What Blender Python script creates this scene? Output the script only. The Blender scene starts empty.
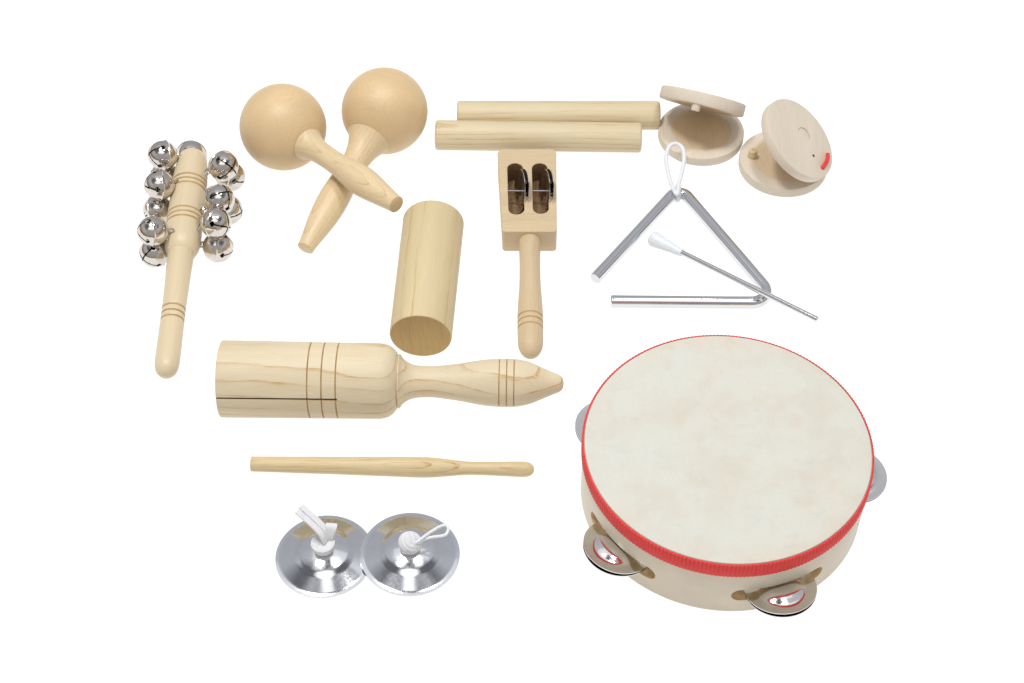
import bpy, bmesh, math, random
from mathutils import Vector, Matrix, Quaternion
random.seed(7)
sc = bpy.context.scene
COL = sc.collection
W, H = 1024, 683
F = 1700.0
TH = math.radians(49.0)
D = 1.25
CAM = Vector((0, -D*math.cos(TH), D*math.sin(TH)))
FWD = Vector((0, math.cos(TH), -math.sin(TH)))
UP = Vector((0, math.sin(TH), math.cos(TH)))
RT = Vector((1, 0, 0))

# ------------------------------------------------------------------ measuring helpers
def ray(px, py):
    return FWD + RT*((px-512)/F) - UP*((py-341.5)/F)
def at(px, py, z):
    """world point at height z that was measured at this spot of the photo"""
    d = ray(px, py)
    return CAM + d*((z-CAM.z)/d.z)
def depth(P):
    return (P-CAM).dot(FWD)
def mpp(P):
    return depth(P)/F

# ------------------------------------------------------------------ materials
def new_mat(name):
    m = bpy.data.materials.new(name); m.use_nodes = True
    nt = m.node_tree
    b = nt.nodes['Principled BSDF']
    return m, nt, b
def N(nt, typ, **kw):
    n = nt.nodes.new(typ)
    for k, v in kw.items():
        if k in n.inputs.keys() if hasattr(n.inputs, 'keys') else False:
            n.inputs[k].default_value = v
        else:
            setattr(n, k, v)
    return n
def mathn(nt, op, a, b=None, c=None):
    n = nt.nodes.new('ShaderNodeMath'); n.operation = op
    for i, v in enumerate((a, b, c)):
        if v is None: continue
        if isinstance(v, (int, float)): n.inputs[i].default_value = v
        else: nt.links.new(v, n.inputs[i])
    return n.outputs[0]
def mixc(nt, fac, a, b, mode='MIX'):
    n = nt.nodes.new('ShaderNodeMix'); n.data_type = 'RGBA'; n.blend_type = mode
    for s, v in ((n.inputs[0], fac), (n.inputs[6], a), (n.inputs[7], b)):
        if isinstance(v, (int, float)): s.default_value = v
        elif isinstance(v, tuple): s.default_value = (*v, 1)
        else: nt.links.new(v, s)
    return n.outputs[2]
def ramp(nt, fac, stops):
    n = nt.nodes.new('ShaderNodeValToRGB')
    el = n.color_ramp.elements
    while len(el) < len(stops): el.new(0.5)
    for e, (p, v) in zip(el, stops):
        e.position = p
        e.color = (v, v, v, 1) if isinstance(v, (int, float)) else (*v, 1)
    nt.links.new(fac, n.inputs[0])
    return n.outputs[0]
def noise(nt, vec, scale, detail=3, rough=.55):
    n = nt.nodes.new('ShaderNodeTexNoise')
    n.inputs['Scale'].default_value = scale; n.inputs['Detail'].default_value = detail
    n.inputs['Roughness'].default_value = rough
    nt.links.new(vec, n.inputs['Vector'])
    return n.outputs[0]
def vscale(nt, vec, s):
    n = nt.nodes.new('ShaderNodeVectorMath'); n.operation = 'MULTIPLY'
    nt.links.new(vec, n.inputs[0]); n.inputs[1].default_value = s
    return n.outputs[0]

def wood(name, base, line, grain='X', centre=(.03, -.02), freq=150, strength=.7, wobble=.008,
         slope=.02, rough=.48, fibre=.10, offset=(0, 0, 0), broad=None):
    """turned pale wood: growth rings round an axis beside the piece, broken dashes, fine fibres"""
    m, nt, b = new_mat(name)
    tc = nt.nodes.new('ShaderNodeTexCoord')
    mp = nt.nodes.new('ShaderNodeMapping')
    nt.links.new(tc.outputs['Object'], mp.inputs[0])
    mp.inputs['Location'].default_value = offset
    if grain == 'Y': mp.inputs['Rotation'].default_value = (0, 0, math.radians(-90))
    if grain == 'Z': mp.inputs['Rotation'].default_value = (0, math.radians(90), 0)
    v = mp.outputs[0]
    oi = nt.nodes.new('ShaderNodeObjectInfo')
    add = nt.nodes.new('ShaderNodeVectorMath'); add.operation = 'MULTIPLY_ADD'
    nt.links.new(oi.outputs['Random'], add.inputs[0]); add.inputs[1].default_value = (.9, .008, .006)
    nt.links.new(v, add.inputs[2]); v = add.outputs[0]
    low = noise(nt, vscale(nt, v, (7, 30, 30)), 1, 2)
    med = noise(nt, vscale(nt, v, (60, 260, 260)), 1, 3)
    s = nt.nodes.new('ShaderNodeSeparateXYZ'); nt.links.new(v, s.inputs[0])
    yy = mathn(nt, 'ADD', s.outputs[1], centre[0]); zz = mathn(nt, 'ADD', s.outputs[2], centre[1])
    r = mathn(nt, 'SQRT', mathn(nt, 'ADD', mathn(nt, 'MULTIPLY', yy, yy), mathn(nt, 'MULTIPLY', zz, zz)))
    r = mathn(nt, 'MULTIPLY_ADD', low, wobble, r)
    r = mathn(nt, 'MULTIPLY_ADD', med, .0012, r)
    r = mathn(nt, 'MULTIPLY_ADD', s.outputs[0], slope, r)
    fr = mathn(nt, 'FRACT', mathn(nt, 'MULTIPLY', r, freq))
    band = ramp(nt, fr, [(0, .0), (.45, .04), (.82, .25), (.93, 1.0), (.97, .9), (1.0, 0.0)])
    dash = ramp(nt, noise(nt, vscale(nt, v, (55, 900, 900)), 1, 4, .65), [(.36, 0), (.58, 1)])
    dash2 = ramp(nt, noise(nt, vscale(nt, v, (20, 90, 90)), 1, 2), [(.38, .25), (.6, 1)])
    fac = mathn(nt, 'MULTIPLY', mathn(nt, 'MULTIPLY', band, mathn(nt, 'MULTIPLY_ADD', dash, .75, .25)), dash2)
    fac = mathn(nt, 'MULTIPLY', fac, strength)
    tone = noise(nt, vscale(nt, v, (4, 45, 45)), 1, 2)
    bt = ramp(nt, tone, [(.3, tuple(c*.93 for c in base)), (.7, tuple(min(1, c*1.05) for c in base))])
    col = mixc(nt, fac, bt, line)
    fib = ramp(nt, noise(nt, vscale(nt, v, (60, 2200, 2200)), 1, 3, .7), [(.3, 1-fibre), (.65, 1.0)])
    col = mixc(nt, 1.0, col, fib, 'MULTIPLY')
    nt.links.new(col, b.inputs['Base Color'])
    b.inputs['Roughness'].default_value = rough
    b.inputs['Specular IOR Level'].default_value = .35
    bp = nt.nodes.new('ShaderNodeBump'); bp.inputs['Strength'].default_value = .12; bp.inputs['Distance'].default_value = .0004
    nt.links.new(fib, bp.inputs['Height']); nt.links.new(bp.outputs[0], b.inputs['Normal'])
    return m

def plain(name, col, rough=.5, metal=0., spec=.4, var=.06, vs=120, bump=0., bs=900, sss=0):
    m, nt, b = new_mat(name)
    tc = nt.nodes.new('ShaderNodeTexCoord')
    n = noise(nt, tc.outputs['Object'], vs, 4)
    c = ramp(nt, n, [(.3, tuple(x*(1-var) for x in col)), (.7, tuple(min(1, x*(1+var*.6)) for x in col))])
    nt.links.new(c, b.inputs['Base Color'])
    rr = ramp(nt, noise(nt, tc.outputs['Object'], vs*2.3, 3), [(.3, max(0, rough*.8)), (.75, rough*1.25)])
    nt.links.new(rr, b.inputs['Roughness'])
    b.inputs['Metallic'].default_value = metal
    b.inputs['Specular IOR Level'].default_value = spec
    if sss:
        b.inputs['Subsurface Weight'].default_value = sss
        b.inputs['Subsurface Radius'].default_value = (.004, .004, .004)
    if bump:
        bp = nt.nodes.new('ShaderNodeBump'); bp.inputs['Strength'].default_value = bump; bp.inputs['Distance'].default_value = .0003
        nt.links.new(noise(nt, tc.outputs['Object'], bs, 3), bp.inputs['Height'])
        nt.links.new(bp.outputs[0], b.inputs['Normal'])
    return m

M = {}
ASH = (.66, .535, .33)
M['clave'] = wood('pale_ash_wood', (.67, .56, .365), (.40, .26, .10), freq=260, centre=(.004, -.03), strength=.9, wobble=.006, slope=.012)
M['tone'] = wood('ash_wood_bold_grain', (.69, .585, .40), (.50, .30, .10), freq=125, centre=(.014, .050), strength=1.0, wobble=.016, slope=.03, offset=(.03, 0, 0))
M['beater'] = wood('ash_wood_streaked', (.68, .54, .31), (.48, .27, .08), freq=420, centre=(.004, -.022), strength=1.0, wobble=.010, slope=.012, fibre=.18)
M['cyl'] = wood('ash_wood_column', (.65, .53, .31), (.47, .30, .10), freq=110, centre=(.01, -.05), strength=.8, wobble=.012, slope=.01)
M['cyl_end'] = wood('ash_wood_end_grain', (.54, .36, .135), (.34, .21, .08), grain='Z', freq=200, centre=(.0, .01), strength=.35, wobble=.01, slope=.03, fibre=.2)
M['block'] = wood('alder_wood', (.62, .48, .30), (.42, .26, .11), freq=420, centre=(.01, -.06), strength=.35, wobble=.006, slope=.02, fibre=.14)
M['bellwood'] = wood('smooth_pale_birch', (.68, .56, .37), (.55, .38, .18), freq=220, centre=(.02, -.03), strength=.25, wobble=.004, slope=.01, fibre=.05, rough=.36)
M['maraca'] = wood('warm_birch_handle', (.71, .555, .335), (.50, .31, .13), freq=300, centre=(.01, -.03), strength=.6, wobble=.006, slope=.02, fibre=.16, rough=.4)
M['gourd'] = wood('warm_birch_ball', (.70, .51, .285), (.47, .29, .13), grain='Y', freq=500, centre=(.0, -.02), strength=.22, wobble=.006, slope=.05, fibre=.14, rough=.42)
M['cast'] = wood('white_beech', (.70, .615, .50), (.54, .40, .27), grain='Y', freq=420, centre=(.0, .06), strength=.3, wobble=.004, slope=.02, fibre=.12, rough=.55)
M['dish'] = wood('beech_end_hollow', (.72, .575, .39), (.56, .41, .24), grain='Y', freq=260, centre=(.0, .06), strength=.35, wobble=.008, slope=.02, fibre=.16, rough=.55)
M['frame'] = wood('pale_bent_wood', (.67, .59, .46), (.57, .46, .33), grain='Y', freq=300, centre=(.0, .0), strength=.18, wobble=.01, slope=.0, fibre=.05, rough=.38)
M['cutwood'] = plain('raw_cut_wood', (.62, .45, .24), .7, var=.2, vs=300)
M['slotwood'] = plain('shaded_slot_wood', (.22, .13, .06), .8, var=.35, vs=350)  # wood coloured dark for the shade inside the slots
M['groove'] = plain('scorched_shaded_groove', (.46, .30, .13), .7, var=.2)  # burnt brown that also stands in for weak shading in the grooves
M['dark_slit'] = plain('dark_saw_cut', (.20, .11, .05), .9)
M['chrome'] = plain('bright_chrome', (.68, .69, .71), .07, 1.0, var=.02)
M['jchrome'] = plain('jingle_plate', (.78, .77, .76), .09, 1.0, var=.03, vs=250)
M['satin'] = plain('brushed_chrome', (.72, .73, .76), .115, 1.0, var=.03, vs=250)
M['nickel'] = plain('nickel_plate', (.64, .60, .555), .10, 1.0, var=.05, vs=300)
M['steel'] = plain('thin_bright_steel', (.74, .74, .76), .13, 1.0, var=.06, vs=300)
M['darkmetal'] = plain('dark_inner_metal', (.05, .04, .035), .5, .6)
M['nylon'] = plain('white_nylon_cord', (.73, .75, .77), .45, var=.04, vs=400, bump=.3, sss=.1)
M['elastic'] = plain('white_elastic_webbing', (.71, .71, .72), .8, var=.08, vs=700, bump=.6, bs=2200)
M['plastic'] = plain('milky_plastic', (.72, .75, .78), .35, var=.02, sss=.3)
M['red'] = plain('red_elastic_cord', (.72, .045, .035), .6, var=.15, vs=900)
M['hole'] = plain('dark_drill_hole', (.035, .03, .025), .9)

def ribbon_mat():
    m, nt, b = new_mat('red_grosgrain_ribbon')
    tc = nt.nodes.new('ShaderNodeTexCoord')
    n = noise(nt, tc.outputs['Object'], 1400, 3)
    c = ramp(nt, n, [(.3, (.60, .040, .038)), (.7, (.78, .085, .075))])
    nt.links.new(c, b.inputs['Base Color']); b.inputs['Roughness'].default_value = .62
    b.inputs['Specular IOR Level'].default_value = .15
    return m
M['ribbon'] = ribbon_mat()

def skin_mat():
    m, nt, b = new_mat('drum_skin')
    tc = nt.nodes.new('ShaderNodeTexCoord'); v = tc.outputs['Object']
    a = ramp(nt, noise(nt, v, 22, 5, .62), [(.33, (.595, .565, .48)), (.50, (.625, .615, .54)), (.72, (.61, .625, .57))])
    s1 = ramp(nt, noise(nt, vscale(nt, v, (1, 1.3, 1)), 47, 6, .7), [(.50, 0), (.72, 1)])
    col = mixc(nt, mathn(nt, 'MULTIPLY', s1, .4), a, (.56, .52, .43))
    s2 = ramp(nt, noise(nt, v, 12, 3, .5), [(.52, 0), (.70, 1)])
    col = mixc(nt, mathn(nt, 'MULTIPLY', s2, .30), col, (.66, .56, .45))
    # warmer skin where it is pulled over the hoop
    vl = nt.nodes.new('ShaderNodeVectorMath'); vl.operation = 'LENGTH'
    xy = vscale(nt, v, (1, 1, 0)); nt.links.new(xy, vl.inputs[0])
    edge = ramp(nt, mathn(nt, 'MULTIPLY', vl.outputs['Value'], 10), [(.78, 0), (.95, 1)])
    blot = ramp(nt, noise(nt, v, 30, 3), [(.4, .1), (.65, 1)])
    col = mixc(nt, mathn(nt, 'MULTIPLY', mathn(nt, 'MULTIPLY', edge, blot), .5), col, (.64, .54, .42))
    s3 = ramp(nt, noise(nt, v, 120, 6, .75), [(.54, 0), (.70, 1)])
    s4 = ramp(nt, noise(nt, v, 16, 2), [(.45, 0), (.6, 1)])
    col = mixc(nt, mathn(nt, 'MULTIPLY', mathn(nt, 'MULTIPLY', s3, s4), .45), col, (.50, .49, .45))
    s5 = ramp(nt, noise(nt, v, 75, 5, .7), [(.56, 0), (.72, 1)])
    col = mixc(nt, mathn(nt, 'MULTIPLY', s5, .35), col, (.62, .50, .40))
    g = ramp(nt, noise(nt, v, 900, 2), [(.3, .96), (.7, 1.0)])
    col = mixc(nt, 1.0, col, g, 'MULTIPLY')
    nt.links.new(col, b.inputs['Base Color'])
    b.inputs['Roughness'].default_value = .6; b.inputs['Specular IOR Level'].default_value = .25
    bp = nt.nodes.new('ShaderNodeBump'); bp.inputs['Strength'].default_value = .15; bp.inputs['Distance'].default_value = .0004
    nt.links.new(noise(nt, v, 160, 5, .7), bp.inputs['Height']); nt.links.new(bp.outputs[0], b.inputs['Normal'])
    return m
M['skin'] = skin_mat()

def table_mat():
    # white tabletop; added glow whitens the ground and hides cast shadows
    m, nt, b = new_mat('white_glow_tabletop')
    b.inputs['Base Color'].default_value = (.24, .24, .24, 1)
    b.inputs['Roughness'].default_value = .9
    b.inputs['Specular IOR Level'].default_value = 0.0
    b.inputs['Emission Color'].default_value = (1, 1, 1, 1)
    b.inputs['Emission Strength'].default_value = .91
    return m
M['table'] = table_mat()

# ------------------------------------------------------------------ object helpers
def prep(me, smooth=True, ang=35):
    if smooth:
        me.polygons.foreach_set('use_smooth', [True]*len(me.polygons))
        me.set_sharp_from_angle(angle=math.radians(ang))
def link(name, me, parent=None):
    o = bpy.data.objects.new(name, me); COL.objects.link(o)
    if parent is not None: o.parent = parent
    return o
def from_bm(name, bm, mats, parent=None, ang=35, smooth=True):
    bmesh.ops.recalc_face_normals(bm, faces=bm.faces)
    me = bpy.data.meshes.new(name); bm.to_mesh(me); bm.free()
    for m in (mats if isinstance(mats, (list, tuple)) else [mats]): me.materials.append(m)
    prep(me, smooth, ang)
    return link(name, me, parent)
def root(name, label, cat, mat=None, group=None):
    o = bpy.data.objects.new(name, None); COL.objects.link(o)
    o.empty_display_size = .01
    if mat is not None: o.matrix_world = mat
    o['label'] = label; o['category'] = cat
    if group: o['group'] = group
    return o
def frame_x(P, X, Zhint=Vector((0, 0, 1))):
    X = X.normalized(); Y = Zhint.cross(X).normalized(); Z = X.cross(Y)
    m = Matrix((X, Y, Z)).transposed().to_4x4(); m.translation = P
    return m
def frame_z(P, Z, Xhint=Vector((1, 0, 0))):
    Z = Z.normalized(); Y = Z.cross(Xhint).normalized(); X = Y.cross(Z)
    m = Matrix((X, Y, Z)).transposed().to_4x4(); m.translation = P
    return m
def lathe(bm, prof, axis='X', seg=96, close=True, xf=None):
    """prof: (a, r[, mat of the segment that starts here]); r = 0 makes a pole"""
    rings = []
    for p in prof:
        a, r = p[0], p[1]
        if r < 1e-9:
            co = Vector((a, 0, 0)) if axis == 'X' else Vector((0, 0, a))
            if xf: co = xf @ co
            rings.append([bm.verts.new(co)]); continue
        ring = []
        for i in range(seg):
            t = 2*math.pi*i/seg
            co = Vector((a, r*math.cos(t), r*math.sin(t))) if axis == 'X' else Vector((r*math.cos(t), r*math.sin(t), a))
            if xf: co = xf @ co
            ring.append(bm.verts.new(co))
        rings.append(ring)
    for k in range(len(rings)-1):
        A, B = rings[k], rings[k+1]
        mi = prof[k][2] if len(prof[k]) > 2 else 0
        for i in range(seg):
            j = (i+1) % seg
            if len(A) == 1 and len(B) == 1: continue
            if len(A) == 1: f = bm.faces.new((A[0], B[i], B[j]))
            elif len(B) == 1: f = bm.faces.new((A[i], A[j], B[0]))
            else: f = bm.faces.new((A[i], A[j], B[j], B[i]))
            f.material_index = mi
    return bm
def tube(bm, pts, rad, seg=16, closed=False, flat=None, mi=0):
    """swept tube; rad number or list; flat=(w,h) makes a flat strap"""
    n = len(pts); pts = [Vector(p) for p in pts]
    T = []
    for i in range(n):
        a = pts[(i-1) % n] if closed or i > 0 else pts[i]
        b = pts[(i+1) % n] if closed or i < n-1 else pts[i]
        T.append((b-a).normalized())
    u = T[0].orthogonal().normalized()
    if flat is not None and len(flat) > 2:
        u = (flat[2]-T[0]*flat[2].dot(T[0])).normalized()
    rings = []
    for i in range(n):
        if i > 0:
            q = T[i-1].rotation_difference(T[i]); u = q @ u
            u = (u-T[i]*u.dot(T[i])).normalized()
        w = T[i].cross(u)
        r = rad[i] if isinstance(rad, (list, tuple)) else rad
        ring = []
        for k in range(seg):
            t = 2*math.pi*k/seg
            c, s = math.cos(t), math.sin(t)
            if flat is not None:
                e = .35
                c = math.copysign(abs(c)**e, c)*flat[0]; s = math.copysign(abs(s)**e, s)*flat[1]
                ring.append(bm.verts.new(pts[i]+(u*c+w*s)*(r if rad else 1)))
            else: ring.append(bm.verts.new(pts[i]+(u*c+w*s)*r))
        rings.append(ring)
    m = n if closed else n-1
    for i in range(m):
        A, B = rings[i], rings[(i+1) % n]
        off = 0
        if closed and i == n-1:
            off = min(range(seg), key=lambda o: sum((A[k].co-B[(k+o) % seg].co).length for k in range(seg)))
        for k in range(seg):
            f = bm.faces.new((A[k], A[(k+1) % seg], B[(k+1+off) % seg], B[(k+off) % seg])); f.material_index = mi
    if not closed:
        for R_ in (rings[0][::-1], rings[-1]):
            f = bm.faces.new(R_); f.material_index = mi
    return bm
def smooth_path(pts, n=10, closed=False):
    """Catmull-Rom"""
    P = [Vector(p) for p in pts]; out = []; m = len(P)
    rng = range(m) if closed else range(m-1)
    for i in rng:
        g = (lambda k: P[k % m]) if closed else (lambda k: P[max(0, min(m-1, k))])
        p0, p1, p2, p3 = g(i-1), g(i), g(i+1), g(i+2)
        for k in range(n):
            t = k/n
            out.append(.5*((2*p1)+(p2-p0)*t+(2*p0-5*p1+4*p2-p3)*t*t+(3*p1-p0-3*p2+p3)*t**3))
    if not closed: out.append(P[-1])
    return out
def boolean_cut(o, cutters):
    for c in cutters:
        md = o.modifiers.new('cut', 'BOOLEAN'); md.operation = 'DIFFERENCE'; md.object = c; md.solver = 'EXACT'
        md.material_mode = 'TRANSFER'
    bpy.context.view_layer.update()
    dg = bpy.context.evaluated_depsgraph_get()
    me = bpy.data.meshes.new_from_object(o.evaluated_get(dg), depsgraph=dg)
    o.modifiers.clear(); old = o.data; o.data = me; me.name = old.name
    for c in cutters: bpy.data.objects.remove(c)
    prep(me, True, 30)

class Stick:
    """a turned piece measured between two spots of the photo"""
    def __init__(s, p0, z0, p1, z1):
        s.a = Vector(p0); s.b = Vector(p1)
        s.A = at(*p0, z0); s.B = at(*p1, z1)
        s.L = (s.B-s.A).length; s.za = depth(s.A); s.zb = depth(s.B)
        s.m = frame_x(s.A, s.B-s.A)
    def t3(s, t): return t*s.za/((1-t)*s.zb+t*s.za)
    def prof(s, items):
        """items: (photo fraction along the axis, radius in photo pixels[, mat])"""
        out = []
        for it in items:
            t = s.t3(it[0]); d = s.za+(s.zb-s.za)*t
            out.append((t*s.L, it[1]*d/F)+tuple(it[2:]))
        return out
def seg_fine(prof, maxstep=.004):
    """Catmull subdivision of long smooth runs is not needed; kept linear"""
    return prof
def spline_prof(pts, n=6):
    """smooth (x, r) list"""
    P = [(p[0], p[1], 0) for p in pts]
    return [(v.x, max(v.y, 0)) for v in smooth_path(P, n)]
def with_grooves(prof, xs, w, d, mi=1):
    """cut narrow V grooves at xs into an (x, r) profile"""
    def r_at(x):
        for (x0, r0), (x1, r1) in zip(prof, prof[1:]):
            if x0 <= x <= x1 and x1 > x0: return r0+(r1-r0)*(x-x0)/(x1-x0)
        return prof[-1][1]
    out = [(p[0], p[1], 0) for p in prof if all(abs(p[0]-g) > w*1.01 for g in xs)]
    for g in xs:
        out += [(g-w, r_at(g-w), mi), (g, r_at(g)-d, mi), (g+w, r_at(g+w), 0)]
    # keep original order for equal x (end caps)
    head = [p for p in out if p[0] <= prof[0][0]+1e-9]
    tail = [p for p in out if p[0] >= prof[-1][0]-1e-9 and p not in head]
    mid = sorted([p for p in out if p not in head and p not in tail], key=lambda p: p[0])
    return head+mid+tail

# ------------------------------------------------------------------ the surface
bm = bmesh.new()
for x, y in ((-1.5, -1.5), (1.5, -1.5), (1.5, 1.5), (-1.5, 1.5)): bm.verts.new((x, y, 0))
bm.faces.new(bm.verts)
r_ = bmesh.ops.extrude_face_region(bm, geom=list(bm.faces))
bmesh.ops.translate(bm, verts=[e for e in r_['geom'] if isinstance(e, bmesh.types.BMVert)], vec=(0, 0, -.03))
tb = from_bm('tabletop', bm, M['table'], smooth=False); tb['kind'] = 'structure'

# ------------------------------------------------------------------ two claves
def clave(p0, p1, hw, label):
    z = hw*.00078
    s = Stick(p0, z, p1, z)
    rt = root('rhythm_stick', label, 'rhythm stick', s.m, 'pair of wooden rhythm sticks')
    n = 1.2/s.b.length if False else 0
    L = (s.b-s.a).length
    pr = s.prof([(0, 0), (0, hw-2.2), (.35/L, hw-1.3), (1.2/L, hw-.4), (2.6/L, hw), (1-2.6/L, hw), (1-1.2/L, hw-.4), (1-.35/L, hw-1.3), (1, hw-2.2), (1, 0)])
    from_bm('rod', lathe(bmesh.new(), pr), M['clave'], rt)
    return rt
clave((457.2, 115.3), (659.6, 115.3), 14.4, 'plain pale wood rod lying farthest back, its right end touching the castanet')
clave((435.6, 135.0), (641.2, 137.7), 14.9, 'plain pale wood rod lying in front of the other, just above the slotted jingle block')

# ------------------------------------------------------------------ cylinder
z = .0224
s = Stick((420.6, 336.2), z, (433.6, 221.6), z)
rt = root('wooden_cylinder', 'thick plain wooden cylinder lying with its darker round end facing the viewer', 'wooden cylinder', s.m)
L = (s.b-s.a).length; r = 31.2
pr = s.prof([(0, 0, 1), (0, r-.9, 0), (.5/L, r-.2), (1.2/L, r), (1-1.2/L, r-.7), (1-.4/L, r-1), (1, r-1.9), (1, 0)])
print('cyl r', pr[2][1], 'z', z)
from_bm('body', lathe(bmesh.new(), pr, seg=128), [M['cyl'], M['cyl_end']], rt)

# ------------------------------------------------------------------ tone block with handle
z = .0283
s = Stick((222.2, 378.8), z, (563.6, 383.6), z)
rt = root('tone_block', 'bold grained wooden tone block with a saw slit and a turned handle', 'tone block', s.m)
def tx(x): return (x-222.2)/(563.6-222.2)
body = [(222.2, 38.3), (222.9, 38.7)] + [(x, 38.7-.9*(x-222)/160) for x in range(230, 380, 10)] + \
       [(381, 37.8), (386, 36.9), (390, 35.2), (393.5, 32.6), (396.5, 29.0), (398.2, 25.8)]
hand = spline_prof([(398.4, 26.4), (398.9, 27.2), (400.0, 27.0), (401.0, 25.4), (403.2, 22.6), (406, 20.3), (411, 17.7), (416, 16.4), (422, 15.8), (433, 15.6), (445, 16.8), (460, 18.8), (472, 21), (480, 22.3), (490, 23.5), (500, 24.1), (507, 24.2), (515, 23.9), (523, 22.6), (530, 20.8), (538, 17.6), (545, 14.6), (552, 11.6), (557, 9.6), (560.3, 7.9), (562.4, 5.6), (563.4, 2.8), (563.7, 0)], 4)
gx = [311.7, 325.6, 339.5]; hg = [499.4, 506.8, 514.1]
bp_ = with_grooves(body, gx, .75, .8)
bp_ = s.prof([(tx(225), 0, 2), (tx(225), 27, 2), (tx(222.2), 27.2, 0)] + [(tx(p[0]),)+p[1:] for p in bp_] + [(tx(398.6), 25.4), (tx(398.6), 0)])
# blind bore in the left end
bore = s.prof([(tx(345), 0, 2), (tx(345), 27, 2), (tx(222.2), 27.0, 0)])
bp_ = bore + bp_[3:]
o = from_bm('body', lathe(bmesh.new(), bp_, seg=144), [M['tone'], M['groove'], M['dark_slit']], rt)
# the saw slit
x0 = s.prof([(tx(222.2)-.02, 1)])[0][0]; x1 = s.prof([(tx(337.5), 1)])[0][0]+.0025
bm = bmesh.new(); bmesh.ops.create_cube(bm, size=1)
bmesh.ops.scale(bm, vec=(x1-x0, .08, .0011), verts=bm.verts)
ang = math.radians(21)
# in the local frame +X runs right and -Y faces the viewer
bmesh.ops.rotate(bm, verts=bm.verts, cent=(0, 0, 0), matrix=Matrix.Rotation(-ang, 3, 'X'))
bmesh.ops.translate(bm, verts=bm.verts, vec=((x0+x1)/2, 0, 0))
c = from_bm('cutter', bm, M['dark_slit'], rt, smooth=False)
boolean_cut(o, [c])
hp = with_grooves(hand, hg, .65, .6)
hp = s.prof([(tx(398.4), 0)] + [(tx(p[0]),)+p[1:] for p in hp])
from_bm('handle', lathe(bmesh.new(), hp), [M['tone'], M['groove']], rt)

# ------------------------------------------------------------------ beater stick
s = Stick((251.2, 463.9), .0056, (534.0, 469.4), .0058)
rt = root('wooden_beater', 'slim wooden beater stick with a waisted grip and rounded right end, below the tone block', 'beater', s.m)
pp = [(251.2, 7.0), (251.9, 7.5), (304, 8.3), (350, 9.0), (400, 10.0), (418, 10.4), (430, 10.1), (440, 9.3), (455, 7.8), (465, 6.9), (475, 6.6), (490, 6.8), (505, 7.3), (518, 7.7), (525, 7.6), (529.5, 6.6), (532.5, 4.6), (533.8, 2.2), (534, 0)]
pp = [pp[0]] + spline_prof(pp[1:], 5)
pr = s.prof([(0, 0)] + [((p[0]-251.2)/(534-251.2), p[1]) for p in pp])
from_bm('stick', lathe(bmesh.new(), pr), M['beater'], rt)

# ------------------------------------------------------------------ maracas
def maraca(hp, hz, ep, ez, R, prof, label, end_r):
    s = Stick(hp, hz, ep, ez)
    rt = root('maraca', label, 'maraca', s.m, 'pair of crossed maracas')
    Lp = (s.b-s.a).length
    hr = R*depth(s.A)/F
    bm = bmesh.new()
    n = 40
    # a slightly egg-shaped ball with a seam at the neck
    pr = [(-hr*math.cos(math.pi*i/n)*(1.0 if i < n/2 else 1.01), hr*math.sin(math.pi*i/n)) for i in range(n+1)]
    pr[0] = (pr[0][0], 0); pr[-1] = (pr[-1][0], 0)
    from_bm('head', lathe(bm, pr, seg=96), M['gourd'], rt)
    q = [(t/Lp, r) for t, r in spline_prof(prof, 6)]
    q = [(q[0][0], 0)] + q + [(1-.4/Lp, end_r+.2), (1, end_r-.7), (1, 0)]
    from_bm('handle', lathe(bmesh.new(), s.prof(q)), M['maraca'], rt)
    print('maraca', label[:20], 'L', round(s.L, 4), 'hr', round(hr, 4))
    return s
sR = maraca((384.7, 110.8), .0338, (305.2, 248.4), .0075, 43.0,
       [(32.5, 22.2), (36.0, 20.0), (40, 17.9), (45, 15.8), (51, 14.2), (59, 13.1), (68, 12.9), (80, 13.6), (92, 14.7), (105, 15.2), (118, 14.6), (132, 12.8), (145, 10.4), (156, 8.6)],
       'maraca whose handle passes underneath, its round head farther right', 8.4)
sL = maraca((283.0, 127.0), .0335, (396.5, 204.6), .0475, 43.2,
       [(30.5, 17.0), (33.5, 14.6), (38, 12.8), (44, 11.6), (52, 11.0), (60, 11.0), (70, 11.8), (80, 13.6), (90, 14.9), (99, 15.0), (109, 13.8), (120, 11.8), (130, 9.9), (136, 8.9)],
       'maraca whose handle lies on top of the other handle, its round head on the left', 8.7)

# ------------------------------------------------------------------ bell stick
AZ = .0222
s = Stick((193.2, 156.0), AZ, (165.4, 376.3), .0096)
rt = root('bell_stick', 'wooden stick with silver jingle bells down both sides of its thick end', 'bell stick', s.m)
def ty(y): return (y-156.0)/(376.3-156.0)
bodyp = [(156, 10.5), (156.6, 12.2), (158, 13.4), (162, 14.6), (168, 15.8), (175, 16.7), (183, 17.2), (200, 17.5), (215, 17.8), (228, 18.1), (238, 18.3), (244, 18.1), (248.5, 17.0), (252, 15.2), (254, 13.2)]
bodyp = with_grooves(bodyp, [184.6, 188.8, 193.0, 217.5, 222.0, 226.6], .9, .7)
pr = s.prof([(ty(156), 0)] + [(ty(p[0]),)+p[1:] for p in bodyp] + [(ty(254.2), 0)])
from_bm('bell_holder', lathe(bmesh.new(), pr), [M['bellwood'], M['groove']], rt)
hp = spline_prof([(250.2, 13.2), (270, 12.6), (290, 12.1), (310, 11.8), (330, 12.0), (350, 12.3), (363, 12.3), (369.5, 11.1), (373.2, 8.6), (375.5, 5), (376.3, 0)], 5)
hp = with_grooves(hp, [310.5, 316.2, 321.8], .9, .7)
pr = s.prof([(ty(250.2), 0)] + [(ty(p[0]),)+p[1:] for p in hp])
from_bm('handle', lathe(bmesh.new(), pr), [M['bellwood'], M['groove']], rt)
axisA, axisB = s.A, s.B

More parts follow.
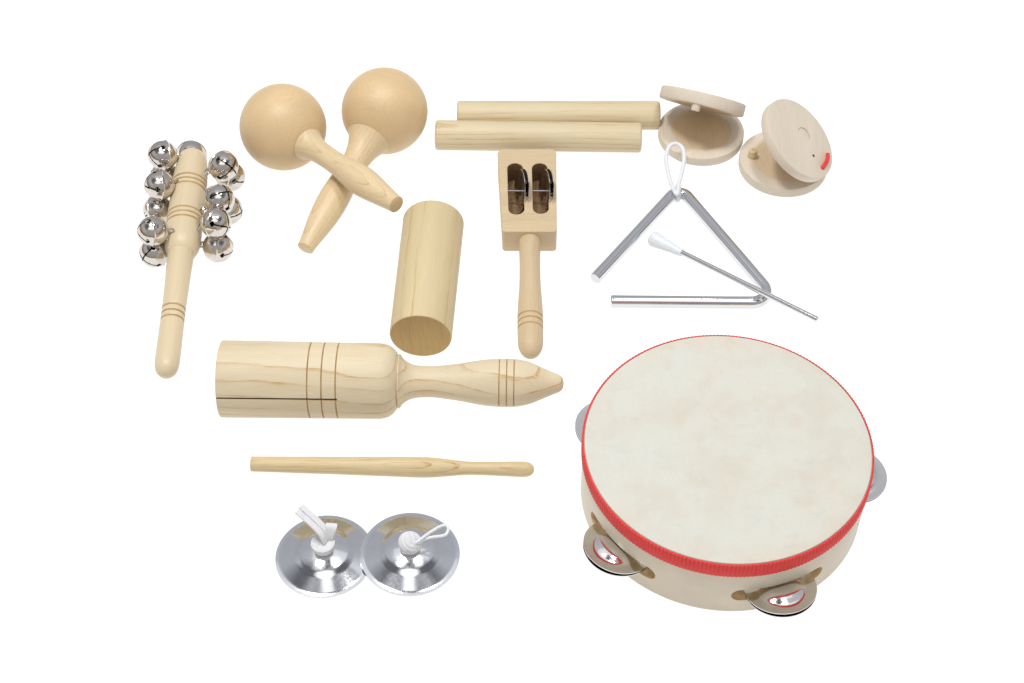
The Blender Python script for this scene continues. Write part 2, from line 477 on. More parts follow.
def bell_meshes():
    R = .0117
    bm = bmesh.new()
    NS, NT = 96, 64
    grid = []
    for i in range(1, NT):
        th = math.pi*i/NT
        bul = 1.0 + .055*math.exp(-((th-math.pi/2)/.045)**2)
        grid.append([bm.verts.new((R*bul*math.sin(th)*math.cos(2*math.pi*j/NS), R*bul*math.sin(th)*math.sin(2*math.pi*j/NS), R*math.cos(th))) for j in range(NS)])
    bot = bm.verts.new((0, 0, -R))
    def hole(th, ph):
        d = (ph+math.pi/4) % (math.pi/2)-math.pi/4
        if th < math.radians(66) and abs(math.sin(d)*math.sin(th)) < .055: return True
        ct = math.cos(th)*math.cos(math.radians(66))+math.sin(th)*math.sin(math.radians(66))*math.cos(d)
        return ct > math.cos(math.radians(9.5))
    for i in range(NT-2):
        th = math.pi*(i+1.5)/NT
        for j in range(NS):
            ph = 2*math.pi*(j+.5)/NS
            if hole(th, ph): continue
            k = (j+1) % NS
            bm.faces.new((grid[i][j], grid[i+1][j], grid[i+1][k], grid[i][k]))
    for j in range(NS): bm.faces.new((grid[-1][j], bot, grid[-1][(j+1) % NS]))
    for v in [v for v in bm.verts if not v.link_faces]: bm.verts.remove(v)
    bmesh.ops.recalc_face_normals(bm, faces=bm.faces)
    bmesh.ops.solidify(bm, geom=list(bm.faces), thickness=.0007)
    shell = bpy.data.meshes.new('bell_shell'); bm.to_mesh(shell); bm.free()
    shell.materials.append(M['nickel']); prep(shell, True, 40)
    bm = bmesh.new()
    pts = [Vector((.0036*math.cos(t), 0, -R-.0012+.0034*math.sin(t))) for t in [2*math.pi*k/24 for k in range(24)]]
    tube(bm, pts, .00085, 10, closed=True)
    bmesh.ops.recalc_face_normals(bm, faces=bm.faces)
    loop = bpy.data.meshes.new('bell_loop'); bm.to_mesh(loop); bm.free()
    loop.materials.append(M['nickel']); prep(loop)
    bm = bmesh.new(); bmesh.ops.create_uvsphere(bm, u_segments=20, v_segments=12, radius=.0034, matrix=Matrix.Translation((.002, .001, R*.25)))
    pea = bpy.data.meshes.new('bell_pea'); bm.to_mesh(pea); bm.free()
    pea.materials.append(M['darkmetal']); prep(pea)
    return shell, loop, pea
shell, loop_me, pea_me = bell_meshes()
up_z, lo_z = .0335, .0113
bells = [(161.8, 155.2, up_z, 'a'), (158.6, 185.2, up_z, 'a'), (151.9, 231.0, up_z, 'a'),
         (157.0, 210.0, lo_z, 'a'), (163.5, 176.5, lo_z, 'a'), (153.8, 252.0, lo_z, 'a'),
         (224.6, 166.2, up_z, 'b'), (220.6, 199.6, up_z+.001, 'b'), (217.2, 223.2, up_z-.002, 'b'),
         (231.5, 176.5, lo_z+.002, 'b'), (229.0, 209.8, lo_z+.001, 'b'), (219.2, 247.0, lo_z, 'b'),
         (191.5, 155.0, .0118, 'c')]
inv = s.m.inverted()
for k, (px, py, z, side) in enumerate(bells):
    px += {'a': 1.0, 'b': -1.2, 'c': 0}[side]
    C = at(px, py, z)
    t = max(0, min(1, (C-axisA).dot(axisB-axisA)/(axisB-axisA).length_squared))
    out = (C-(axisA+(axisB-axisA)*t)).normalized()
    rnd = Vector((random.uniform(-.5, .5), random.uniform(-.6, .35), random.uniform(-.35, .45)))
    ax = (out+rnd).normalized()
    q = Vector((0, 0, 1)).rotation_difference(ax) @ Quaternion((0, 0, 1), random.uniform(0, 1.5))
    mm = Matrix.Translation(C) @ q.to_matrix().to_4x4()
    b = bpy.data.objects.new('jingle_bell', shell); COL.objects.link(b); b.parent = rt; b.matrix_local = inv @ mm
    l = bpy.data.objects.new('loop', loop_me); COL.objects.link(l); l.parent = b
    p = bpy.data.objects.new('pea', pea_me); COL.objects.link(p); p.parent = b
    tt = max(t, .01)
    # wire staple driven into the wood
    if side != 'c':
        S = axisA+(axisB-axisA)*t + out*(.0125)
        E_ = C-ax*.0128
        bm = bmesh.new()
        tube(bm, [inv @ p_ for p_ in smooth_path([S-Vector((0, .002, 0)), (S+E_)/2+Vector((0, -.0015, .001)), E_, (S+E_)/2+Vector((0, .0025, -.001)), S+Vector((0, .002, 0))], 6)], .0008, 8)
        from_bm('staple', bm, M['nickel'], rt)

# ------------------------------------------------------------------ slotted jingle block
TB = .0216
def rounded(poly, rads, n=8):
    out = []
    m = len(poly)
    for i in range(m):
        p = Vector(poly[i][:2]); a = (Vector(poly[i-1][:2])-p).normalized(); b = (Vector(poly[(i+1) % m][:2])-p).normalized()
        r = rads[i]
        half = a.angle(b)/2
        d = r/math.tan(half); c = p+(a+b).normalized()*(r/math.sin(half))
        s0 = p+a*d; s1 = p+b*d
        a0 = math.atan2((s0-c).y, (s0-c).x); a1 = math.atan2((s1-c).y, (s1-c).x)
        da = (a1-a0+math.pi) % (2*math.pi)-math.pi
        for k in range(n+1): out.append(c+Vector((math.cos(a0+da*k/n), math.sin(a0+da*k/n)))*r)
    return out
cornerpx = [(497.3, 149.2), (556.2, 148.4), (556.9, 231.6), (502.4, 231.6)]
poly = [at(*p, TB) for p in cornerpx]
ctr = sum(poly, Vector())/4; ctr.z = 0
rt = root('jingle_block', 'slotted wooden block with metal jingles inside and a handle pointing at the viewer', 'jingle block', Matrix.Translation(ctr))
outline = rounded([p-ctr for p in poly], [.0052, .0052, .0028, .0028], 8)
def capsule(pt, pb, wpx, z):
    a = at(*pt, z)-ctr; b = at(*pb, z)-ctr
    a2, b2 = Vector(a[:2]), Vector(b[:2]); w = wpx*mpp(at(*pt, z))/2
    d = (b2-a2).normalized(); n = Vector((-d.y, d.x))
    a2 = a2+d*w; b2 = b2-d*w
    pts = []
    for k in range(13):
        t = math.pi*k/12; pts.append(a2+(n*math.cos(t)-d*math.sin(t))*w)
    for k in range(13):
        t = math.pi*k/12; pts.append(b2+(-n*math.cos(t)+d*math.sin(t))*w)
    return pts
slots = [capsule((514.9, 163.0), (516.6, 214.2), 15.4, TB), capsule((539.6, 163.0), (540.9, 213.4), 15.4, TB)]
cu = bpy.data.curves.new('block', 'CURVE'); cu.dimensions = '2D'; cu.fill_mode = 'BOTH'
for ring in [outline]+slots:
    sp = cu.splines.new('POLY'); sp.points.add(len(ring)-1)
    for q, p in zip(sp.points, ring): q.co = (p.x, p.y, 0, 1)
    sp.use_cyclic_u = True
cu.extrude = TB/2-.0007; cu.bevel_depth = .0007; cu.bevel_resolution = 3; cu.offset = -.0007
to = bpy.data.objects.new('t', cu); COL.objects.link(to)
bpy.context.view_layer.update()
me = bpy.data.meshes.new_from_object(to.evaluated_get(bpy.context.evaluated_depsgraph_get()))
bpy.data.objects.remove(to)
me.name = 'block'
me.transform(Matrix.Translation((0, 0, TB/2)))
me.materials.clear(); me.materials.append(M['block_y'] if 'block_y' in M else M['block']); me.materials.append(M['slotwood'])
bmt = bmesh.new(); bmt.from_mesh(me)
bmesh.ops.remove_doubles(bmt, verts=bmt.verts, dist=1e-6)
bmesh.ops.recalc_face_normals(bmt, faces=bmt.faces)
def inside(pt, ring, grow):
    c = sum(ring, Vector((0, 0)))/len(ring)
    return min((Vector(pt[:2])-p).length for p in ring) < grow
dense = []
for ring in slots:
    d_ = []
    for i in range(len(ring)):
        a, b = ring[i], ring[(i+1) % len(ring)]
        for k in range(10): d_.append(a.lerp(b, k/10))
    dense.append(d_)
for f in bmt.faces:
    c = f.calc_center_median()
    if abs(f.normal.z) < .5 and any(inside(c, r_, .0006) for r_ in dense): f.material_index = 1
# thin web added under each slot to block the glow of the table
for ring in slots:
    c2 = sum(ring, Vector((0, 0)))/len(ring)
    rg = [c2+(p-c2)*1.03 for p in ring]
    lo = [bmt.verts.new((p.x, p.y, .0012)) for p in rg]; hi = [bmt.verts.new((p.x, p.y, .0030)) for p in rg]
    fs = [bmt.faces.new(lo[::-1]), bmt.faces.new(hi)]
    for i in range(len(rg)): fs.append(bmt.faces.new((lo[i], lo[(i+1) % len(rg)], hi[(i+1) % len(rg)], hi[i])))
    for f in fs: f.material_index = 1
bmt.to_mesh(me); bmt.free(); prep(me, True, 40)
blk = link('block', me, rt)

# handle
hz = TB/2
s2 = Stick((529.6, 236.0), hz, (530.6, 356.8), .0098)
hp = spline_prof([(236, 10.8), (245, 10.9), (258, 10.4), (270, 10.3), (285, 10.7), (297, 11.6), (308, 12.4), (320, 12.9), (335, 12.8), (344, 12.6), (349, 11.4), (353.2, 8.6), (355.9, 4.8), (356.8, 0)], 5)
hp = with_grooves(hp, [319.2, 324.5, 330.2], .8, .6)
pr = s2.prof([(0, 0)] + [((p[0]-236)/(356.8-236),)+p[1:] for p in hp])
h = from_bm('handle', lathe(bmesh.new(), pr), [M['block'], M['groove']], rt)
h.matrix_local = rt.matrix_world.inverted() @ s2.m
h_collar = None
# jingles in the slots
def jingle_profile(R, t=.0004, cup=.0022):
    up = [(cup, 0), (cup*.99, .13*R), (cup*.95, .27*R), (cup*.86, .39*R), (cup*.70, .48*R), (cup*.46, .57*R), (cup*.22, .64*R), (cup*.08, .69*R), (cup*.02, .74*R), (0, .80*R), (0, .90*R), (cup*.05, .965*R), (cup*.05, R)]
    return up + [(-t, R)] + [(a-t, r*.99) for a, r in reversed(up[1:-1])] + [(cup-t, 0)]
def jingle_mesh(name, R, mat, cup=.0022, axis='Z'):
    bm = bmesh.new(); lathe(bm, jingle_profile(R, cup=cup), axis=axis, seg=72)
    bmesh.ops.recalc_face_normals(bm, faces=bm.faces)
    me = bpy.data.meshes.new(name); bm.to_mesh(me); bm.free(); me.materials.append(mat); prep(me, True, 50)
    return me
jm = jingle_mesh('jingle', .0174, M['jchrome'], .0009)
for cx0, yoff in ((520.4, 0), (544.9, 0)):
    for dx, flip in ((-.6, 1), (2.8, -1)):
        C = at(cx0+dx, 191.2, .0183)
        nrm = Vector((1, .16, -.19)).normalized()*flip
        j = bpy.data.objects.new('jingle', jm); COL.objects.link(j); j.parent = rt
        j.matrix_local = rt.matrix_world.inverted() @ frame_z(C, nrm, Vector((0, 0, 1)))
    Pn = at(cx0-4.5, 190.9, .0168) - ctr
    bm = bmesh.new(); tube(bm, [Pn+Vector((-.006, 0, 0)), Pn+Vector((.012, 0, 0))], .0007, 10)
    from_bm('pin', bm, M['steel'], rt)

# ------------------------------------------------------------------ castanets
def castanet(lc, lr_px, thick, uc, un, uR_px, uthick, label, knob, knob_on_lower, elastic=None, marks=None):
    zt = thick
    C = at(lc[0], lc[1], zt); R = lr_px*mpp(C)
    rt = root('castanet', label, 'castanet', Matrix.Translation((C.x, C.y, 0)), 'pair of wooden castanets')
    def disc(name, R, t, parent, m, down=False):
        # hollow side is +Z
        b = .0011
        pr = [(0, 0), (0, R-b), (b*.3, R-b*.3), (b, R), (t-b, R), (t-b*.3, R-b*.3), (t, R-b), (t, R*.72), (t-.00015, R*.70, 1)]
        for i in range(1, 9):
            a = i/8; pr.append((t-.0002-.0026*math.sin(a*math.pi/2)**1.2, R*.70*(1-a), 1))
        pr[-1] = (pr[-1][0], 0)
        bm = lathe(bmesh.new(), pr, axis='Z', seg=120)
        o = from_bm(name, bm, [M['cast'], M['dish']], parent); o.matrix_local = m
        return o
    disc('shell', R, thick, rt, Matrix.Translation((0, 0, 0)))
    # upper disc: its plain outer face has normal un (world); centre of that face seen at uc
    un = un.normalized()
    UR = uR_px*mpp(C)
    low = UR*math.sqrt(1-un.z**2)
    zc = zt + .0004 + low + uthick*un.z if un.z > 0 else zt+low
    C2 = at(uc[0], uc[1], zc)
    m = frame_z(C2, -un, Vector((1, 0, 0)))
    ml = rt.matrix_world.inverted() @ m
    up = disc('shell', UR, uthick, rt, ml)
    # distance check
    lowpt = C2 - un*uthick + (Vector((0, 0, -1)) - un*(-un.z)).normalized()*UR
    print('castanet', label[:12], 'R', round(R, 4), 'UR', round(UR, 4), 'lowest pt offset', (lowpt-Vector((C.x, C.y, zt))), 'len', ((lowpt-Vector((C.x, C.y, zt))).length))
    # knob
    kr, kh = knob[2], knob[3]
    bm = lathe(bmesh.new(), [(-.001, 0), (-.001, kr), (kh-.0006, kr), (kh-.0002, kr-.0002), (kh, kr-.0006), (kh, kr*.3), (kh-.0008, kr*.25), (kh-.0008, 0)], axis='Z', seg=40)
    k = from_bm('knob', bm, M['cyl'] if knob_on_lower else M['cast'], rt)
    if knob_on_lower:
        K = at(knob[0], knob[1], zt); k.location = K-Vector((C.x, C.y, 0))
    else:
        P0 = C2 - un*uthick; d = ray(knob[0], knob[1])
        t = (P0-CAM).dot(un)/d.dot(un); K = CAM+d*t
        # keep it on the shell whatever the grazing angle
        v = K-P0
        if v.length > UR*.86: K = P0+v.normalized()*UR*.86
        k.matrix_local = rt.matrix_world.inverted() @ frame_z(K, -un, Vector((1, 0, 0)))
    def onface(px, py):
        d = ray(px, py); t = (C2-CAM).dot(un)/d.dot(un)
        return CAM+d*t
    if marks:
        toL = rt.matrix_world.inverted()
        def put(bm, name, mat): return from_bm(name, bm, mat, rt)
        a, b, cpt = (onface(*p) for p in marks['elastic'])
        bm = bmesh.new()
        path = smooth_path([a-un*.001, a+un*.0006, b.lerp(a, .5)+un*.0013+(cpt-b.lerp(a, .5))*.25, b+un*.0006, b-un*.001], 6)
        tube(bm, [toL @ p for p in path], .00165, 14); put(bm, 'elastic_cord', M['red'])
        for p, rr in ((a, .0017), (b, .0017), (onface(*marks['hole']), .0012)):
            bm = lathe(bmesh.new(), [(-.0001, 0), (-.0001, rr), (.00012, rr), (.00012, 0)], axis='Z', seg=24, xf=toL @ frame_z(p, un))
            put(bm, 'cord_hole', M['hole'])
        P = onface(*marks['arc'][0]); rr = marks['arc'][1]*mpp(P)
        fm = frame_z(P, un)
        pts = []
        for k in range(25):
            t = math.radians(marks['arc'][2]+(marks['arc'][3]-marks['arc'][2])*k/24)
            pts.append(toL @ (fm @ Vector((rr*math.cos(t), rr*math.sin(t), 0))))
        bm = bmesh.new(); tube(bm, pts, [.00012+.00030*math.sin(math.pi*k/24) for k in range(25)], 8); put(bm, 'stamped_arc', M['groove'])
        P = onface(*marks['ring']); fm = frame_z(P, un)
        bm = bmesh.new(); tube(bm, [toL @ (fm @ Vector((.0045*math.cos(t), .0045*math.sin(t), -.00006))) for t in [2*math.pi*k/32 for k in range(32)]], .00014, 8, closed=True)
        put(bm, 'stamped_ring', M['cast'])
    return rt
def toCam(px, py, z=0):
    return (CAM-at(px, py, z)).normalized()
tc_ = toCam(702, 101, .03)
Uv = (UP - tc_*UP.dot(tc_)).normalized(); Rv = Uv.cross(tc_).normalized()
un1 = -.06*tc_ + .97*Uv + .247*Rv
castanet((701.3, 129.6), 42.7, .0086, (704.0, 95.3), un1, 42.6, .0098, 'castanet whose upper shell is tipped up edge-on toward the viewer, left of the other',
         (690.8, 99.5, .0034, .0055), False)
tc_ = toCam(800, 138, .03)
Uv = (UP - tc_*UP.dot(tc_)).normalized(); Rv = Uv.cross(tc_).normalized()
un2 = .54*tc_ + .845*(.835*Rv+.55*Uv)
castanet((783.7, 158.8), 44.2, .0090, (800.6, 138.0), un2, 44.4, .0078, 'castanet tipped open to the left with a short red elastic stitch on its face',
         (752.2, 156.5, .0035, .0070), True,
         marks={'elastic': ((827.3, 155.2), (822.3, 167.6), (828.5, 162.5)), 'hole': (813.5, 155.7),
                'arc': ((804.0, 134.5), 7.6, -20, 170), 'ring': (781.8, 116.0)})

# ------------------------------------------------------------------ triangle
tr = 6.1*mpp(at(680, 260, 0)); TZ = tr
rt = root('triangle', 'open steel triangle with a white cord loop at its apex', 'triangle', Matrix.Translation(at(700, 255, 0)))
inv = rt.matrix_world.inverted()
def g(px, py, z=TZ): return at(px, py, z)
def fillet(p0, p, p1, d, n=20):
    a = (p0-p).normalized(); b = (p1-p).normalized()
    half = a.angle(b)/2; r = d*math.tan(half)
    c = p+(a+b).normalized()*(r/math.sin(half))
    v0 = p+a*d-c; v1 = p+b*d-c
    ax = v0.cross(v1).normalized(); an = v0.angle(v1)
    return [c+Quaternion(ax, an*k/n) @ v0 for k in range(n+1)]
Aend, apex, corner, Bend = g(594.9, 278.6), g(679.3, 187.0), g(778.6, 302.7), g(610.8, 301.2)
path = [Aend] + fillet(Aend, apex, corner, .0130) + fillet(apex, corner, Bend, .0205) + [Bend]
# chamfered ends
def capped(path, r, b=.0006):
    d0 = (path[1]-path[0]).normalized(); d1 = (path[-2]-path[-1]).normalized()
    return [path[0], path[0]+d0*b]+path[1:-1]+[path[-1]+d1*b, path[-1]], [r-b]+[r]*(len(path))+[r-b]
pts, rad = capped(path, tr)
# even spacing along the straights keeps the transport stable
bm = bmesh.new(); tube(bm, [inv @ p for p in pts], rad, 96)
from_bm('rod', bm, M['chrome'], rt, ang=40)
# loop
cr = 2.15*mpp(apex)
pts = smooth_path([at(677.0, 194.5, .0009+2*tr+cr), at(671.3, 184, .011), at(668.0, 172, .012), at(666.1, 159, .0155), at(668.7, 147.5, .0185), at(675.5, 143.6, .0195),
                   at(682.3, 148.0, .0185), at(684.2, 159, .0155), at(681.8, 172, .012), at(678.8, 184, .011)], 8, closed=True)
bm = bmesh.new(); tube(bm, [inv @ p for p in pts], cr, 14, closed=True); 
from_bm('cord_loop', bm, M['nylon'], rt)
bm = bmesh.new()
ctrp = at(677.9, 192.5, tr); q = []
for k in range(28):
    t = 2*math.pi*k/28
    q.append(inv @ (ctrp + Vector((.0003*math.cos(t), (tr+cr*.8)*math.cos(t), (tr+cr*.8)*math.sin(t)))))
tube(bm, q, cr*1.15, 14, closed=True); from_bm('cord_wrap', bm, M['nylon'], rt)

# beater for it
s = Stick((650.4, 237.3), .0063, (817.8, 319.8), .0185)
rt = root('triangle_beater', 'thin steel beater with a milky plastic tip resting across the triangle', 'beater', s.m)
Lp = (s.b-s.a).length
rr = 3.0
from_bm('rod', lathe(bmesh.new(), s.prof([(30/Lp, 0), (30/Lp, rr), (1-.8/Lp, rr), (1, rr-.8), (1, 0)]), seg=40), M['steel'], rt)
tp = spline_prof([(0, 0), (.25, 3.6), (1.0, 5.8), (2.6, 7.3), (5.5, 7.8), (12, 6.9), (20, 5.7), (29, 4.5), (35, 3.9)], 4)
tp = [(p[0]/Lp, p[1]) for p in tp] + [(35.4/Lp, 3.2), (35.6/Lp, 0)]
from_bm('tip', lathe(bmesh.new(), s.prof(tp), seg=56), M['plastic'], rt)

# ------------------------------------------------------------------ finger cymbals
def cymbal(c, a_px, tilt, lift, label):
    C = at(c[0], c[1], 0); u = a_px*mpp(C)/50.
    m = Matrix.Translation(C+Vector((0, 0, lift))) @ tilt
    rt = root('finger_cymbal', label, 'finger cymbal', m, 'pair of finger cymbals')
    SL = [(0, 1), (8, 7), (13, 11.5), (23.5, 18), (26.5, 27.5), (28.5, 27.5), (32, 20), (44, 19.3), (47.5, 8), (50, 4)]
    def slope(r):
        for (a, x), (b, y) in zip(SL, SL[1:]):
            if a <= r <= b:
                t = (r-a)/(b-a)
                return x+(y-x)*(t*t*(3-2*t) if a >= 23 else t)
        return 3
    zz = [0.4]; n = 150
    for i in range(n): zz.append(zz[-1]+math.tan(math.radians(slope(50-50*(i+.5)/n)))*50/n)
    top = [(zz[n-i], 50*i/n) for i in range(n+1)]
    CH = top[0][0]
    th = .9
    pr = top + [(.0, 50.1), (-.1, 49.6)] + [(a-th, r*.985) for a, r in reversed(top[1:-4])] + [(top[0][0]-th, 0)]
    pr = [(a*u, r*u) for a, r in pr]
    from_bm('plate', lathe(bmesh.new(), pr, axis='Z', seg=160), M['satin'], rt, ang=50)
    return rt, u, m, CH
I4 = Matrix.Identity(4)
cy1, u1, m1, CH = cymbal((324.8, 556.4), 49.2, I4, .0004, 'shiny domed finger cymbal with a wide white elastic strap sticking up, partly under its twin')
tilt = Matrix.Rotation(math.radians(1.6), 4, 'Y')
cy2, u2, m2, CH = cymbal((410.2, 555.4), 49.7, tilt, .0018, 'shiny domed finger cymbal with a knotted thin cord loop, overlapping its twin')
# strap on the first
hgt = CH*u1
bm = bmesh.new()
lathe(bm, [(hgt-.0002, 0), (hgt-.0002, 9.4*u1), (hgt+.0011, 10.6*u1), (hgt+.0026, 11.3*u1), (hgt+.0034, 11.0*u1), (hgt+.0041, 11.5*u1), (hgt+.0058, 12.2*u1), (hgt+.0068, 12.0*u1), (hgt+.0072, 10.8*u1), (hgt+.0064, 9*u1), (hgt+.0058, 0)], axis='Z', seg=64)
from_bm('elastic_collar', bm, M['elastic'], cy1)
toL = m1.inverted()
zc = hgt+.006
bm = bmesh.new()
P = [at(327, 540.5, zc+.001), at(323.0, 531.5, zc+.008), at(313, 521, zc+.0125), at(304, 513.2, zc+.0155), at(299.2, 508.6, zc+.017)]
side = (at(310, 520, .03)-at(303, 528, .03)).normalized()
pth = [toL @ p for p in smooth_path(P, 6)]
for k_ in (-1, 1):
    off = side*(.0021*k_) 
    tube(bm, [p+off*(1.0) + Vector((0, 0, .0003*k_)) for p in pth], 1.0, 20, flat=(.0021, .0009, side))
from_bm('elastic_strap', bm, M['elastic'], cy1)
bm = bmesh.new()
P = [at(325.5, 541.0, zc-.001), at(327.2, 534.5, zc+.006), at(330.6, 526.8, zc+.009), at(334.6, 530.0, zc+.007), at(335.0, 539.5, zc-.001)]
sd = (at(335, 526, .03)-at(326, 524, .03)).normalized()
P = [at(326.5, 541.0, zc-.001), at(328.0, 535.5, zc+.004), at(331.0, 527.5, zc+.0095), at(331.5, 524.6, zc+.0085), at(330.5, 529, zc+.003), at(328.5, 538, zc-.002)]
tube(bm, [toL @ p for p in smooth_path(P, 6)], 1.0, 20, flat=(.0038, .0011, sd))
from_bm('strap_fold', bm, M['elastic'], cy1)
# knot and loop on the second
hgt = CH*u2
bm = lathe(bmesh.new(), [(hgt-.0006, 0), (hgt-.0006, 10.2*u2), (hgt+.0008, 8.9*u2), (hgt+.0034, 8.6*u2), (hgt+.0034, 0)], axis='Z', seg=56)
from_bm('post', bm, M['steel'], cy2)
toL = m2.inverted()
K = toL @ at(410.2, 542.8, hgt+.0072)
bm = bmesh.new()
rk = .0072
# wound turns of the knot
def ringpts(c, nrm, ra, rb, n=30):
    fm = frame_z(c, nrm); return [fm @ Vector((ra*math.cos(2*math.pi*k/n), rb*math.sin(2*math.pi*k/n), 0)) for k in range(n)]
for i, (oz, ra) in enumerate(((-.0034, .0052), (-.0016, .0062), (.0002, .0065), (.002, .0060), (.0036, .0046))):
    nrm = Vector((.45, -.15, 1)).normalized()
    tube(bm, ringpts(K+nrm*oz, nrm, ra, ra*.95), .0017, 12, closed=True)
for i, (ox, ra) in enumerate(((-.0020, .0058), (.0012, .0062))):
    nrm = Vector((1, .25, -.15)).normalized()
    tube(bm, ringpts(K+nrm*ox, nrm, ra*.93, ra*.93), .0015, 12, closed=True)
bmesh.ops.create_uvsphere(bm, u_segments=32, v_segments=20, radius=.0062, matrix=Matrix.Translation(K))
from_bm('knot', bm, M['elastic'], cy2)
zc = hgt+.0085
P = [(413.5, 544, zc+.002), (417.5, 541.8, zc+.004), (425.5, 535.6, zc+.0055), (433.5, 530.3, zc+.006), (441.0, 526.2, zc+.006), (446.2, 525.6, zc+.006), (448.3, 529.4, zc+.0055), (445.8, 534.4, zc+.005),
     (440, 536.2, zc+.0045), (432, 537.2, zc+.004), (424.0, 539.5, zc+.003), (417.6, 543.0, zc+.0022), (414, 546, zc+.001)]
bm = bmesh.new(); tube(bm, [toL @ at(*p) for p in smooth_path(P, 6)], 1.55*.00068, 12)
from_bm('cord_loop', bm, M['nylon'], cy2)

# ------------------------------------------------------------------ tambourine
TX, TY, TR, THT = .1419, -.1367, .0947, .0548
rt = root('tambourine', 'round tambourine with a pale skin head, red ribbon edge and steel jingles', 'tambourine', Matrix.Translation((TX, TY, 0)))
wall = .0088
R0 = TR-.0002
bm = bmesh.new()
Rb = TR*1.003
prof = [(0.0004, Rb-wall+.0006), (0, Rb-wall+.0014), (0, Rb-.0014), (.0004, Rb-.0006), (.0014, Rb), (THT*.5, Rb), (THT-.0016, Rb), (THT-.0006, Rb-.0005), (THT-.0002, Rb-.0016), (THT-.0002, Rb-wall), (THT*.5, Rb-wall), (.0004, Rb-wall+.0006)]
seg = 180
rings = [[bm.verts.new((r*math.cos(2*math.pi*i/seg), r*math.sin(2*math.pi*i/seg), a)) for i in range(seg)] for a, r in prof[:-1]]
for k in range(len(rings)):
    A, B = rings[k], rings[(k+1) % len(rings)]
    for i in range(seg): bm.faces.new((A[i], A[(i+1) % seg], B[(i+1) % seg], B[i]))
fr = from_bm('frame', bm, [M['frame'], M['cutwood']], rt)
JZ = .0200
cuts = []
JR = .0232
def ang_of(px, py, z=JZ):
    P = at(px, py, z); return math.atan2(P.y-TY, P.x-TX)
angs = [ang_of(624.8, 543.0), ang_of(776.6, 581.5), ang_of(585, 418), ang_of(868, 475)]
print('jingle angles', [round(math.degrees(a), 1) for a in angs])
half_len = .0318; half_h = .0060
E_ANG = angs + [math.radians(90)]
for a in E_ANG:
    bm = bmesh.new()
    ring = []
    for sgn in (1, -1):
        for k in range(13):
            t = -math.pi/2+math.pi*k/12
            ring.append((sgn*(half_len-half_h+half_h*math.cos(t)), sgn*half_h*math.sin(t)))
    vs = [[bm.verts.new((x, y, z)) for y, z in ring] for x in (-.02, .02)]
    bm.faces.new(vs[0][::-1]); bm.faces.new(vs[1])
    for i in range(len(ring)):
        j = (i+1) % len(ring); bm.faces.new((vs[0][i], vs[0][j], vs[1][j], vs[1][i]))
    c = from_bm('cutter', bm, M['cutwood'], rt, smooth=False)
    c.matrix_local = Matrix.Rotation(a, 4, 'Z') @ Matrix.Translation((TR-wall/2, 0, JZ))
    cuts.append(c)
boolean_cut(fr, cuts)
# skin
pr = [(THT+.0004, 0)] + [(THT+.0004, TR*k/12) for k in range(1, 12)] + [(THT+.00035, TR-.0018), (THT+.0001, TR-.0007), (THT-.0010, TR-.0001), (THT-.0030, TR+.00025), (THT-.0032, TR+.00005)]
bm = lathe(bmesh.new(), pr, axis='Z', seg=180)
from_bm('drumhead', bm, M['skin'], rt)
# ribbon with woven ribs
bm = bmesh.new(); NR = 232; seg = NR*6
zt, zb = THT-.0002, THT-.0130
rows = [(zb, -.0004), (zb, .0004), (zb+.0005, .0007), ((zt+zb)/2, .0008), (zt-.0004, .0007), (zt, .0004), (zt, -.0002)]
rings = []
for zz, dr in rows:
    ring = []
    for i in range(seg):
        t = 2*math.pi*i/seg
        rib = .00055*(abs(math.sin(t*NR/2))**.7) if .0005 < dr else 0
        ring.append(bm.verts.new(((TR+dr+rib)*math.cos(t), (TR+dr+rib)*math.sin(t), zz)))
    rings.append(ring)
for k in range(len(rings)-1):
    A, B = rings[k], rings[k+1]
    for i in range(seg): bm.faces.new((A[i], A[(i+1) % seg], B[(i+1) % seg], B[i]))
from_bm('ribbon', bm, M['ribbon'], rt, ang=60)
# jingles: two cupped discs on a pin through the hoop in each slot
jm = jingle_mesh('jingle', JR, M['jchrome'], .0034)
jm2 = jingle_mesh('jingle', JR, M['jchrome'], .0024)
for i, a in enumerate(E_ANG):
    for k, me_ in ((0, jm), (1, jm2)):
        j = bpy.data.objects.new('jingle', me_); COL.objects.link(j); j.parent = rt
        lean = math.radians((-13, -12, -3, 2, 0)[i]); outw = (.0030, .0040, -.0048, -.0030, 0)[i]
        zz = JZ + (.0012 if k == 0 else -.0006)
        j.matrix_local = Matrix.Rotation(a, 4, 'Z') @ Matrix.Translation((TR-wall/2+outw, 0, zz)) @ Matrix.Rotation(lean*(1 if k == 0 else .6), 4, 'Y') @ (I4 if k == 0 else Matrix.Rotation(math.pi, 4, 'X'))
    bm = bmesh.new(); c = Matrix.Rotation(a, 4, 'Z') @ Vector((TR-wall/2+.001, 0, 0))
    tube(bm, [c+Vector((0, 0, JZ-.009)), c+Vector((0, 0, JZ+.009))], .0009, 12)
    from_bm('pin', bm, M['darkmetal'], rt)

# ------------------------------------------------------------------ camera
cam = bpy.data.cameras.new('camera'); co = bpy.data.objects.new('camera', cam); COL.objects.link(co)
cam.sensor_width = 36; cam.lens = F/W*36
mm = Matrix((RT, UP, -FWD)).transposed().to_4x4(); mm.translation = CAM
co.matrix_world = mm
cam.clip_start = .01; cam.clip_end = 100
sc.camera = co

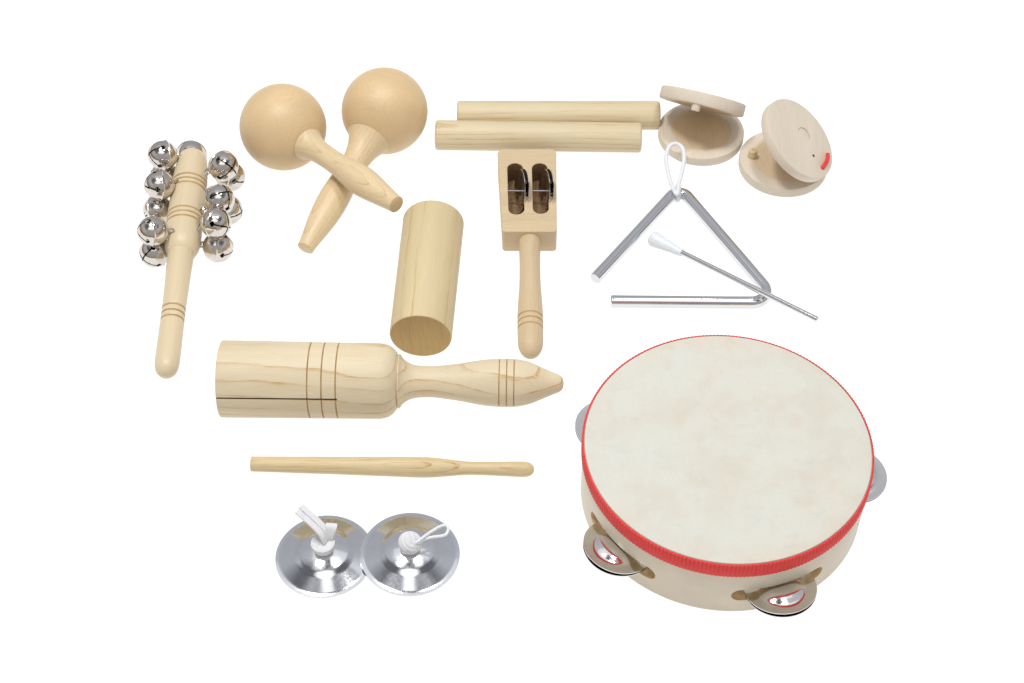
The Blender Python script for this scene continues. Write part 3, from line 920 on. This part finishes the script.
# ------------------------------------------------------------------ studio light
w = bpy.data.worlds.new('World'); sc.world = w; w.use_nodes = True
nt = w.node_tree; bg = nt.nodes['Background']
tc = nt.nodes.new('ShaderNodeTexCoord'); sp = nt.nodes.new('ShaderNodeSeparateXYZ')
nt.links.new(tc.outputs['Generated'], sp.inputs[0])
S_ = lambda d: math.sin(math.radians(d))
back = ramp(nt, sp.outputs[2], [(0, (.34, .22, .10)), (S_(5.5), (.34, .22, .10)), (S_(7.5), (.42, .43, .46)), (S_(40), (.47, .48, .51)), (S_(58), (.56, .57, .60)), (S_(66), (.58, .58, .60)), (S_(74), (.50, .50, .50)), (S_(78), (.06, .06, .065)), (1.0, (.05, .05, .055))])
front = ramp(nt, sp.outputs[2], [(0, (.20, .13, .06)), (S_(4), (.30, .22, .13)), (S_(12), (.42, .42, .42)), (S_(50), (.45, .45, .46)), (S_(57), (1.5, 1.5, 1.5)), (S_(86.2), (1.4, 1.4, 1.4)), (S_(87.4), (.05, .05, .055)), (1.0, (.05, .05, .055))])
side = ramp(nt, sp.outputs[2], [(0, (.30, .20, .10)), (S_(10), (.30, .20, .10)), (S_(16), (.46, .46, .48)), (S_(36), (.60, .60, .62)), (S_(46), (.16, .16, .17)), (S_(66), (.13, .13, .14)), (S_(72), (.45, .45, .47)), (1.0, (.25, .25, .26))])
# azimuth weights from the horizontal direction
az = mathn(nt, 'ARCTAN2', sp.outputs[0], mathn(nt, 'MULTIPLY', sp.outputs[1], -1))   # 0 = towards the viewer
aa = mathn(nt, 'DIVIDE', mathn(nt, 'ABSOLUTE', az), math.pi)
wf = ramp(nt, aa, [(.20, 1), (.30, 0)])
wb = ramp(nt, aa, [(.56, 0), (.68, 1)])
cw = mixc(nt, wf, mixc(nt, wb, side, back), front)
nt.links.new(cw, bg.inputs[0]); bg.inputs[1].default_value = 1.06

def softbox(name, loc, target, sx, sy, power, col=(1, 1, 1)):
    l = bpy.data.lights.new(name, 'AREA'); l.shape = 'RECTANGLE'; l.size = sx; l.size_y = sy; l.energy = power; l.color = col
    o = bpy.data.objects.new(name, l); COL.objects.link(o); o.location = loc
    o.rotation_euler = (Vector(target)-Vector(loc)).to_track_quat('-Z', 'Y').to_euler()
    return o
softbox('softbox', (-.44, .12, 1.90), (0, -.1, 0), .36, .24, 17.5)
softbox('softbox', (.34, .12, 1.90), (0, -.1, 0), .24, .22, 11)
softbox('softbox', (0, .60, 1.80), (0, 0, 0), 1.9, .65, 1.2)

sc.view_settings.view_transform = 'Standard'; sc.view_settings.look = 'None'
sc.view_settings.exposure = 0; sc.view_settings.gamma = 1
sc.cycles.max_bounces = 8; sc.cycles.glossy_bounces = 6; sc.cycles.diffuse_bounces = 4
